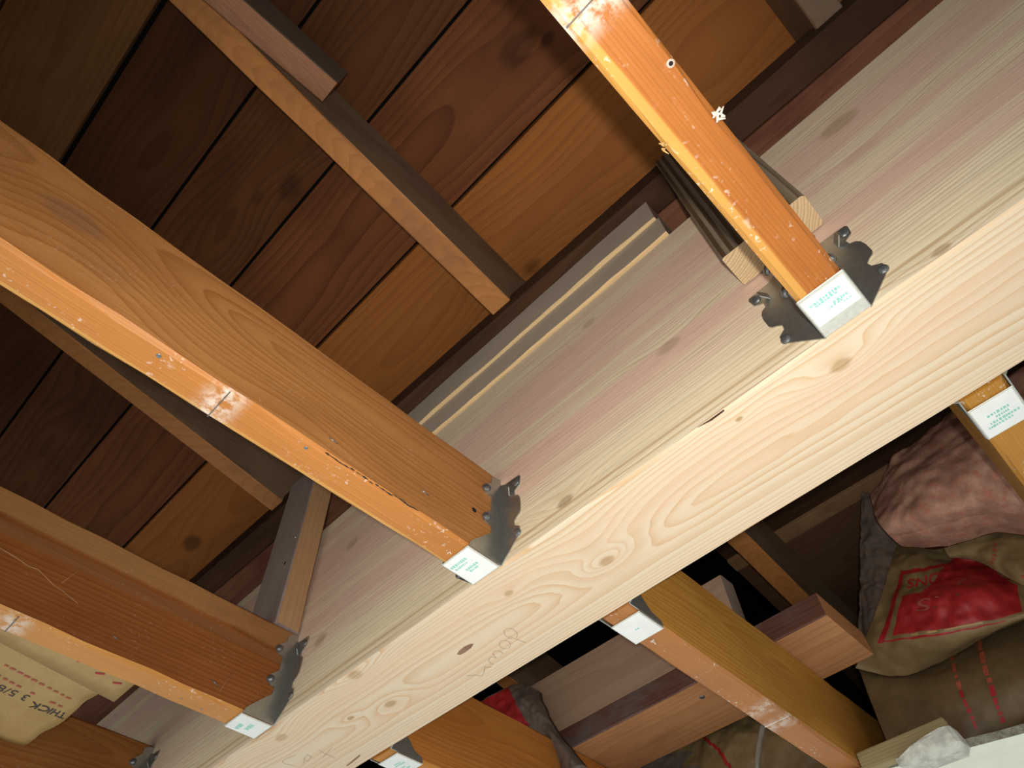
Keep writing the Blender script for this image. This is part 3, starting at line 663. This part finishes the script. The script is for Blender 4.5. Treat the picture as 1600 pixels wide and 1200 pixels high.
# --- printed kraft flap between the two lower joists
k1 = empty('insulation_batt', (0.0, 1.0, 0.535))
tag(k1, 'tan printed kraft-faced insulation batt between two orange joists', 'insulation')
ZK = 0.535
def F1(s, t):                       # s: along X from far left to torn end; t: from the upper joist side to the lower
    y = 0.828 + (1.178 - 0.828) * t
    xe = 0.222 - 0.010 * t - 0.014 * max(0, t - 0.75) / 0.25
    return Vector((-0.75 + (xe + 0.75) * s, y, ZK + 0.006 * math.sin(s * 9 + t * 3) * 0.4 - 0.010 * max(0, t - 0.8) / 0.2))
def d1(p): return Vector((noise.noise(p * 40) * 0.004 if p.x > 0.15 else 0, noise.noise(p * 25 + Vector((3, 3, 3))) * 0.006 if p.y > 1.15 else 0, noise.noise(p * 12) * 0.003))
G1 = lambda s, t: F1(s, t) + d1(F1(s, t))
sheet('kraft_facing', F1, 70, 30, kr1, k1, disp=d1, back=(0, 0, 1), thick=0.001)
box('fiberglass', (-0.75, 0.832, ZK + 0.008), (0.19, 1.170, ZK + 0.085), greyf, k1, bevel=0.01)
sheet('facing_flange', lambda s, t: Vector((-0.2 + 0.442 * s, 0.826 + (0.10 + 0.075 * s) * t, ZK - 0.0035)), 20, 6, kr1, k1, back=(0, 0, 1), thick=0.0006)
def dash(F, s0, s1, t0, t1, mat, parent, lift, nm='print_mark'):
    n = 4; v, f = [], []
    for i in range(n + 1):
        for t in (t0, t1): v.append(F(s0 + (s1 - s0) * i / n, t) + Vector(lift))
    for i in range(n): f.append((2 * i, 2 * i + 1, 2 * i + 3, 2 * i + 2))
    return mesh_obj(nm, v, f, mat, parent)
def st(u, v):                      # pixel -> (s, t) on the flap
    p = on_z(u, v, ZK); t = (p.y - 0.828) / 0.35
    xe = 0.222 - 0.010 * t - 0.014 * max(0, t - 0.75) / 0.25
    return (p.x + 0.75) / (xe + 0.75), t
a = st(97, 1118); b = st(52, 1096); c_ = st(42, 1092); d_ = st(-8, 1066)
lettering('printed_text', 'THICK', G1, b[0], a[0] + 0.004, (a[1] + b[1]) / 2 - 0.025, (a[1] + b[1]) / 2 + 0.025, blackp, k1, (0, 0, -0.0006), bold=True)
lettering('printed_text', '3 5/8"', G1, d_[0], c_[0], (c_[1] + d_[1]) / 2 - 0.028, (c_[1] + d_[1]) / 2 + 0.022, blackp, k1, (0, 0, -0.0006))
rv = random.Random(3)
for (u0, v0, u1, v1) in ((108, 1108, -10, 1050), (112, 1091, -10, 1030)):
    p, q = st(u0, v0), st(u1, v1); n = 11
    for i in range(n):
        if rv.random() < 0.25: continue
        s0 = p[0] + (q[0] - p[0]) * i / n; s1 = p[0] + (q[0] - p[0]) * (i + rv.uniform(0.5, 0.8)) / n; t = p[1] + (q[1] - p[1]) * i / n
        dash(G1, s0, s1, t - 0.006, t + 0.006, redl, k1, (0, 0, -0.0006))
for (u, v) in ((126, 1036), (155, 1055), (182, 1070)):
    s, t = st(u, v)
    p = on_z(u, v, ZK - 0.0040)
    mesh_obj('print_mark', [p + Vector(q) for q in ((-0.007, -0.003, 0), (0.003, -0.009, 0), (0.005, -0.005, 0), (-0.005, 0.001, 0))], [(0, 1, 2, 3)], redp, k1)

# --- pink batt
k2 = empty('insulation_batt', (1.2, 0.05, 0.70)); tag(k2, 'fluffy pink fiberglass batt on top of the paper insulation bag', 'insulation')
C2 = PX([[(1358, 772, 1.030), (1392, 720, 1.030), (1434, 686, 1.030), (1490, 640, 1.025), (1570, 590, 1.015), (1680, 530, 1.005)],
         [(1362, 792, 1.015), (1405, 745, 0.985), (1450, 710, 0.975), (1510, 675, 0.965), (1590, 640, 0.965), (1690, 590, 0.965)],
         [(1372, 815, 0.985), (1425, 775, 0.955), (1470, 750, 0.945), (1530, 725, 0.945), (1600, 700, 0.945), (1700, 660, 0.945)],
         [(1385, 832, 0.985), (1435, 812, 0.965), (1480, 795, 0.955), (1540, 780, 0.955), (1610, 770, 0.955), (1700, 740, 0.955)],
         [(1400, 842, 1.025), (1440, 842, 1.025), (1490, 832, 1.025), (1545, 818, 1.030), (1615, 822, 1.030), (1700, 800, 1.030)]])
cr2 = crumple(0.010, 19, 0.0045, 55, 1.3)
sheet('fiberglass', surf(C2), 90, 60, pink, k2, disp=cr2, thick=0.03)

# --- crumpled bag with the red printed panel
k3 = empty('insulation_batt', (1.2, 0.12, 0.60)); tag(k3, 'crumpled kraft paper insulation bag with a red printed panel', 'insulation')
C3 = PX([[(1408, 836, 1.12), (1440, 834, 1.11), (1478, 830, 1.12), (1528, 808, 1.12), (1580, 830, 1.10), (1660, 850, 1.10)],
         [(1396, 872, 1.08), (1438, 868, 1.075), (1478, 862, 1.105), (1530, 846, 1.075), (1585, 852, 1.06), (1660, 880, 1.06)],
         [(1384, 905, 1.06), (1430, 900, 1.05), (1480, 888, 1.075), (1530, 880, 1.10), (1590, 895, 1.07), (1660, 910, 1.05)],
         [(1372, 945, 1.055), (1425, 935, 1.035), (1475, 925, 1.03), (1530, 915, 1.04), (1590, 920, 1.07), (1670, 930, 1.06)],
         [(1358, 985, 1.055), (1415, 975, 1.035), (1470, 965, 1.03), (1530, 955, 1.035), (1595, 945, 1.06), (1670, 945, 1.06)],
         [(1345, 1015, 1.06), (1410, 1010, 1.05), (1470, 1002, 1.045), (1530, 988, 1.05), (1600, 965, 1.06), (1680, 955, 1.07)],
         [(1337, 1045, 1.07), (1410, 1055, 1.09), (1470, 1035, 1.095), (1530, 1000, 1.10), (1605, 968, 1.10), (1690, 955, 1.10)]])
F3 = surf(C3)
cr3 = crumple(0.006, 24, 0.0030, 62, 2.1)
def red3(s, t):
    if 0.095 < s < 0.118 and 0.27 < t < 0.80: return 1
    if 0.095 < s < 0.42 and 0.262 < t - 0.05 * s < 0.292: return 1
    if 0.10 < s < 0.72 and 0.775 < t < 0.795: return 1
    if 0.145 < s < 0.80 and t < 0.745 and t > 0.47 - 0.24 * max(0, s - 0.25) / 0.2 * (1 if s < 0.45 else 0) - (0.24 if s >= 0.45 else 0) + max(0, s - 0.5) * 0.75: return 1
    return 0
sheet('kraft_facing', F3, 150, 130, [kr3, redp], k3, slot=red3, disp=cr3)
G3 = lambda s, t: F3(s, t) + cr3(F3(s, t))
lettering('printed_text', 'INSTRUCTIONS', G3, 0.155, 0.86, 0.345, 0.415, redp, k3, (-0.0009, 0, 0), bold=True)
lettering('printed_text', 'IS', G3, 0.24, 0.37, 0.52, 0.60, palep, k3, (-0.0009, 0, 0))
lettering('printed_text', 'J', G3, 0.47, 0.53, 0.44, 0.54, palep, k3, (-0.0009, 0, 0))
dash(G3, 0.24, 0.62, 0.752, 0.768, kr1, k3, (-0.0008, 0, 0))
FF = surf(PX([[(1466, 842, 1.090), (1505, 820, 1.085), (1545, 812, 1.085), (1590, 828, 1.075), (1660, 842, 1.075)],
              [(1474, 856, 1.075), (1512, 846, 1.065), (1552, 842, 1.070), (1595, 858, 1.045), (1660, 868, 1.045)],
              [(1480, 866, 1.070), (1520, 864, 1.060), (1558, 872, 1.045), (1600, 890, 1.030), (1660, 900, 1.035)],
              [(1484, 872, 1.075), (1524, 876, 1.075), (1562, 895, 1.060), (1605, 916, 1.050), (1660, 926, 1.055)]]))
crf = crumple(0.005, 30, 0.002, 80, 9.1)
sheet('paper_fold', FF, 60, 40, kraft('kraft_paper_fold', (0.30, 0.215, 0.10), (0.21, 0.145, 0.065)), k3, disp=crf)
GF = lambda s, t: FF(s, t) + crf(FF(s, t))
for s0 in (0.50, 0.80):
    for q in range(5): dash(GF, s0 - 0.02 * q, s0 + 0.035 - 0.02 * q, 0.42 + 0.09 * q, 0.47 + 0.09 * q, redl, k3, (-0.001, 0, 0))
C3b = PX([[(1346, 768, 1.10), (1372, 775, 1.09), (1412, 790, 1.10)], [(1344, 830, 1.10), (1375, 835, 1.095), (1412, 840, 1.11)], [(1344, 890, 1.10), (1372, 890, 1.085), (1405, 890, 1.10)],
          [(1342, 945, 1.09), (1365, 945, 1.08), (1395, 945, 1.09)], [(1338, 1000, 1.09), (1355, 1000, 1.085), (1385, 1000, 1.095)]])
sheet('fiberglass', surf(C3b), 24, 70, greyf, k3, disp=crumple(0.006, 40, 0.004, 110, 3.3), thick=0.02)

# --- lower brown batt lying on the drywall
k4 = empty('insulation_batt', (1.2, 0.15, 0.47)); tag(k4, 'brown kraft batt with two red text lines, lying behind the broken drywall edge', 'insulation')
C4 = PX([[(1338, 1040, 1.10), (1410, 1045, 1.12), (1480, 1015, 1.13), (1550, 980, 1.13), (1690, 930, 1.13)],
         [(1346, 1056, 1.085), (1412, 1066, 1.085), (1485, 1050, 1.09), (1555, 1025, 1.09), (1690, 980, 1.09)],
         [(1360, 1095, 1.085), (1425, 1100, 1.08), (1495, 1090, 1.08), (1565, 1070, 1.08), (1695, 1035, 1.08)],
         [(1378, 1140, 1.085), (1440, 1140, 1.085), (1510, 1130, 1.085), (1575, 1115, 1.09), (1695, 1085, 1.10)],
         [(1396, 1190, 1.085), (1455, 1185, 1.09), (1525, 1170, 1.095), (1585, 1155, 1.11), (1695, 1130, 1.12)]])
F4 = surf(C4); cr4_ = crumple(0.0025, 22, 0.001, 70, 4.4)
def cr4(p): d = cr4_(p); return Vector((d.x, d.y, max(d.z, 0.466 - p.z)))
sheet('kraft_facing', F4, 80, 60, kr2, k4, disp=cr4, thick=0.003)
G4 = lambda s, t: F4(s, t) + cr4(F4(s, t))
rv = random.Random(5)
for sx, slope in ((0.52, 0.13), (0.69, 0.13)):
    t = 0.08
    while t < 0.82:
        L = rv.uniform(0.03, 0.10); s = sx + slope * (t - 0.1) * 0.3
        dash(G4, s - 0.010, s + 0.010 + rv.uniform(0, 0.006), t, t + L, redp if t > 0.45 else redl, k4, (-0.001, 0, 0)); t += L + rv.uniform(0.008, 0.03)
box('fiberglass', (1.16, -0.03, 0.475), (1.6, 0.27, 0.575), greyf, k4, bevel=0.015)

# --- batt below the flat board, between the chalky joist and the next
k5 = empty('insulation_batt', (1.2, 0.55, 0.47)); tag(k5, 'olive kraft batt with a curved red line, under the flat plank', 'insulation')
C5 = PX([[(960, 1205, 1.12), (1040, 1165, 1.11), (1100, 1135, 1.10), (1160, 1115, 1.10), (1240, 1110, 1.10)],
         [(985, 1225, 1.10), (1060, 1180, 1.10), (1115, 1155, 1.07), (1175, 1140, 1.07), (1255, 1130, 1.08)],
         [(1000, 1245, 1.09), (1075, 1205, 1.09), (1130, 1180, 1.065), (1190, 1165, 1.07), (1275, 1160, 1.08)],
         [(1010, 1290, 1.09), (1090, 1260, 1.08), (1150, 1230, 1.07), (1210, 1215, 1.08), (1300, 1210, 1.09)]])
F5 = surf(C5); cr5 = crumple(0.005, 30, 0.002, 80, 6.4)
def red5(s, t): return 1 if abs(s - (0.43 + 0.10 * t)) < 0.012 or (t < 0.16 and 0.36 < s < 0.46) else (2 if s < 0.28 + 0.05 * math.sin(t * 20) else 0)
sheet('kraft_facing', F5, 90, 60, [kr3, redp, greyf], k5, slot=red5, disp=cr5)

# --- bag with red patch beyond the brown joist
k6 = empty('insulation_batt', (0.95, 0.95, 0.60)); tag(k6, 'dusty insulation batt with a dark red patch at the end of the upright board', 'insulation')
C6 = PX([[(720, 1110, 0.862), (780, 1080, 0.862), (815, 1068, 0.862), (838, 1078, 0.862)],
         [(740, 1150, 0.862), (795, 1110, 0.862), (830, 1100, 0.840), (850, 1110, 0.850)],
         [(770, 1190, 0.862), (815, 1140, 0.862), (845, 1130, 0.840), (866, 1140, 0.850)],
         [(800, 1220, 0.862), (840, 1170, 0.862), (868, 1160, 0.840), (886, 1165, 0.850)],
         [(830, 1260, 0.862), (870, 1210, 0.862), (895, 1200, 0.840), (910, 1195, 0.850)]])
def red6(s, t): return 1 if 0.10 < s < 0.46 and 0.02 < t < 0.5 else 0
sheet('fiberglass', surf(C6), 40, 50, [greyf, redp], k6, slot=red6, disp=crumple(0.004, 40, 0.003, 110, 7.7), thick=0.012)

# ------------------------------------------------------------------ drywall and its broken edge
dw_m = plain('drywall_painted', (0.86, 0.89, 0.72), 0.7, var=0.03, scale=30)
dw_e = plain('drywall_core', (0.50, 0.50, 0.40), 0.9, var=0.2, scale=120, bump=0.6)
verts, faces, sl = [], [], []
N = 150
for i in range(N + 1):
    y = -1.35 + 4.35 * i / N
    x = 1.0295 + (0.2955 - y) * 0.285 if 0.05 < y < 0.6 else (1.0995 + (0.05 - y) * 0.02 if y <= 0.05 else 0.943)
    j1, j2 = noise.noise((y * 60, 0, 0)) * 0.0012, noise.noise((y * 55, 4, 0)) * 0.006 + 0.004
    for (px_, z) in ((x + j1, H - 0.0135), (x + j2, H - 0.001), (2.15, H - 0.001), (2.15, H - 0.0135)): verts.append((px_, y, z))
for i in range(N):
    for q in range(4): faces.append((i * 4 + q, i * 4 + (q + 1) % 4, i * 4 + 4 + (q + 1) % 4, i * 4 + 4 + q)); sl.append(0 if q == 3 else 1)
faces += [(0, 1, 2, 3), tuple(N * 4 + q for q in range(4))]; sl += [1, 1]
tag(mesh_obj('drywall_sheet', verts, faces, [dw_m, dw_e], slots=sl), 'pale green-white drywall sheet with a broken edge below the joists', 'drywall')
tag(box('shading_drywall', (-1.15, -1.35, H - 0.0135), (-0.24, 3.0, H - 0.001), [dw_m], bevel=0.001), 'added unseen plasterboard ceiling beside the opened strip, darkening the roof boards', kind='structure')  # unseen panel added to darken the roof boards on this side
# broken lump of plaster hanging on a furring strip at the edge
lump = [(1399, 1187, 1.010), (1420, 1168, 1.004), (1445, 1152, 1.002), (1470, 1134, 1.004), (1482, 1132, 1.008), (1492, 1144, 1.012), (1502, 1158, 1.016), (1500, 1172, 1.022), (1478, 1180, 1.022), (1450, 1190, 1.018), (1425, 1197, 1.014), (1405, 1198, 1.012)]
P = [on_x(u, v, x) for (u, v, x) in lump]; n = len(P)
ctr = sum(P, Vector()) / n
V, Fc = [], []
layers = ((1.0, 0.0), (0.86, -0.006), (0.5, -0.009), (0.0, -0.0105))
for k, (sc, dx) in enumerate(layers[:-1]):
    for i, p in enumerate(P):
        q = ctr + (p - ctr) * sc; V.append(q + Vector((dx + noise.noise(q * 130) * 0.003, 0, noise.noise(q * 90 + Vector((5, 5, 5))) * 0.003)))
V.append(ctr + Vector((-0.0105, 0, 0)))
for k in range(2):
    for i in range(n): Fc.append((k * n + i, k * n + (i + 1) % n, (k + 1) * n + (i + 1) % n, (k + 1) * n + i))
for i in range(n): Fc.append((2 * n + i, 2 * n + (i + 1) % n, 3 * n))
nb = len(V)
for p in P: V.append(p + Vector((0.03, 0, 0.002)))
for i in range(n): Fc.append((i, (i + 1) % n, nb + (i + 1) % n, nb + i))
Fc.append(tuple(nb + i for i in range(n)))
tag(mesh_obj('plaster_chunk', V, Fc, plain('plaster_broken', (0.66, 0.66, 0.56), 0.9, var=0.15, scale=70, bump=0.7)), 'broken lump of white plaster at the torn drywall edge', 'plaster')
tag(box('furring_strip', (1.016, 0.2, H - 0.012), (1.030, 0.3265, H + 0.014), wood('furring', 'Y', (0.42, 0.34, 0.17), (0.3, 0.22, 0.1), seed=81), bevel=0.002),
    'thin yellowish wood strip beside the plaster lump', 'board')
# limp plastic tube in front of the olive batt
tag(tube('plastic_tube', [on_x(1197, 1118, 1.052), on_x(1191, 1140, 1.050), on_x(1187, 1160, 1.048), on_x(1184, 1185, 1.046), on_x(1182, 1225, 1.044)], 0.0050,
         plain('plastic_cloudy', (0.30, 0.27, 0.21), 0.35, var=0.08)), 'cloudy grey plastic tube hanging in front of the olive batt', 'tube')
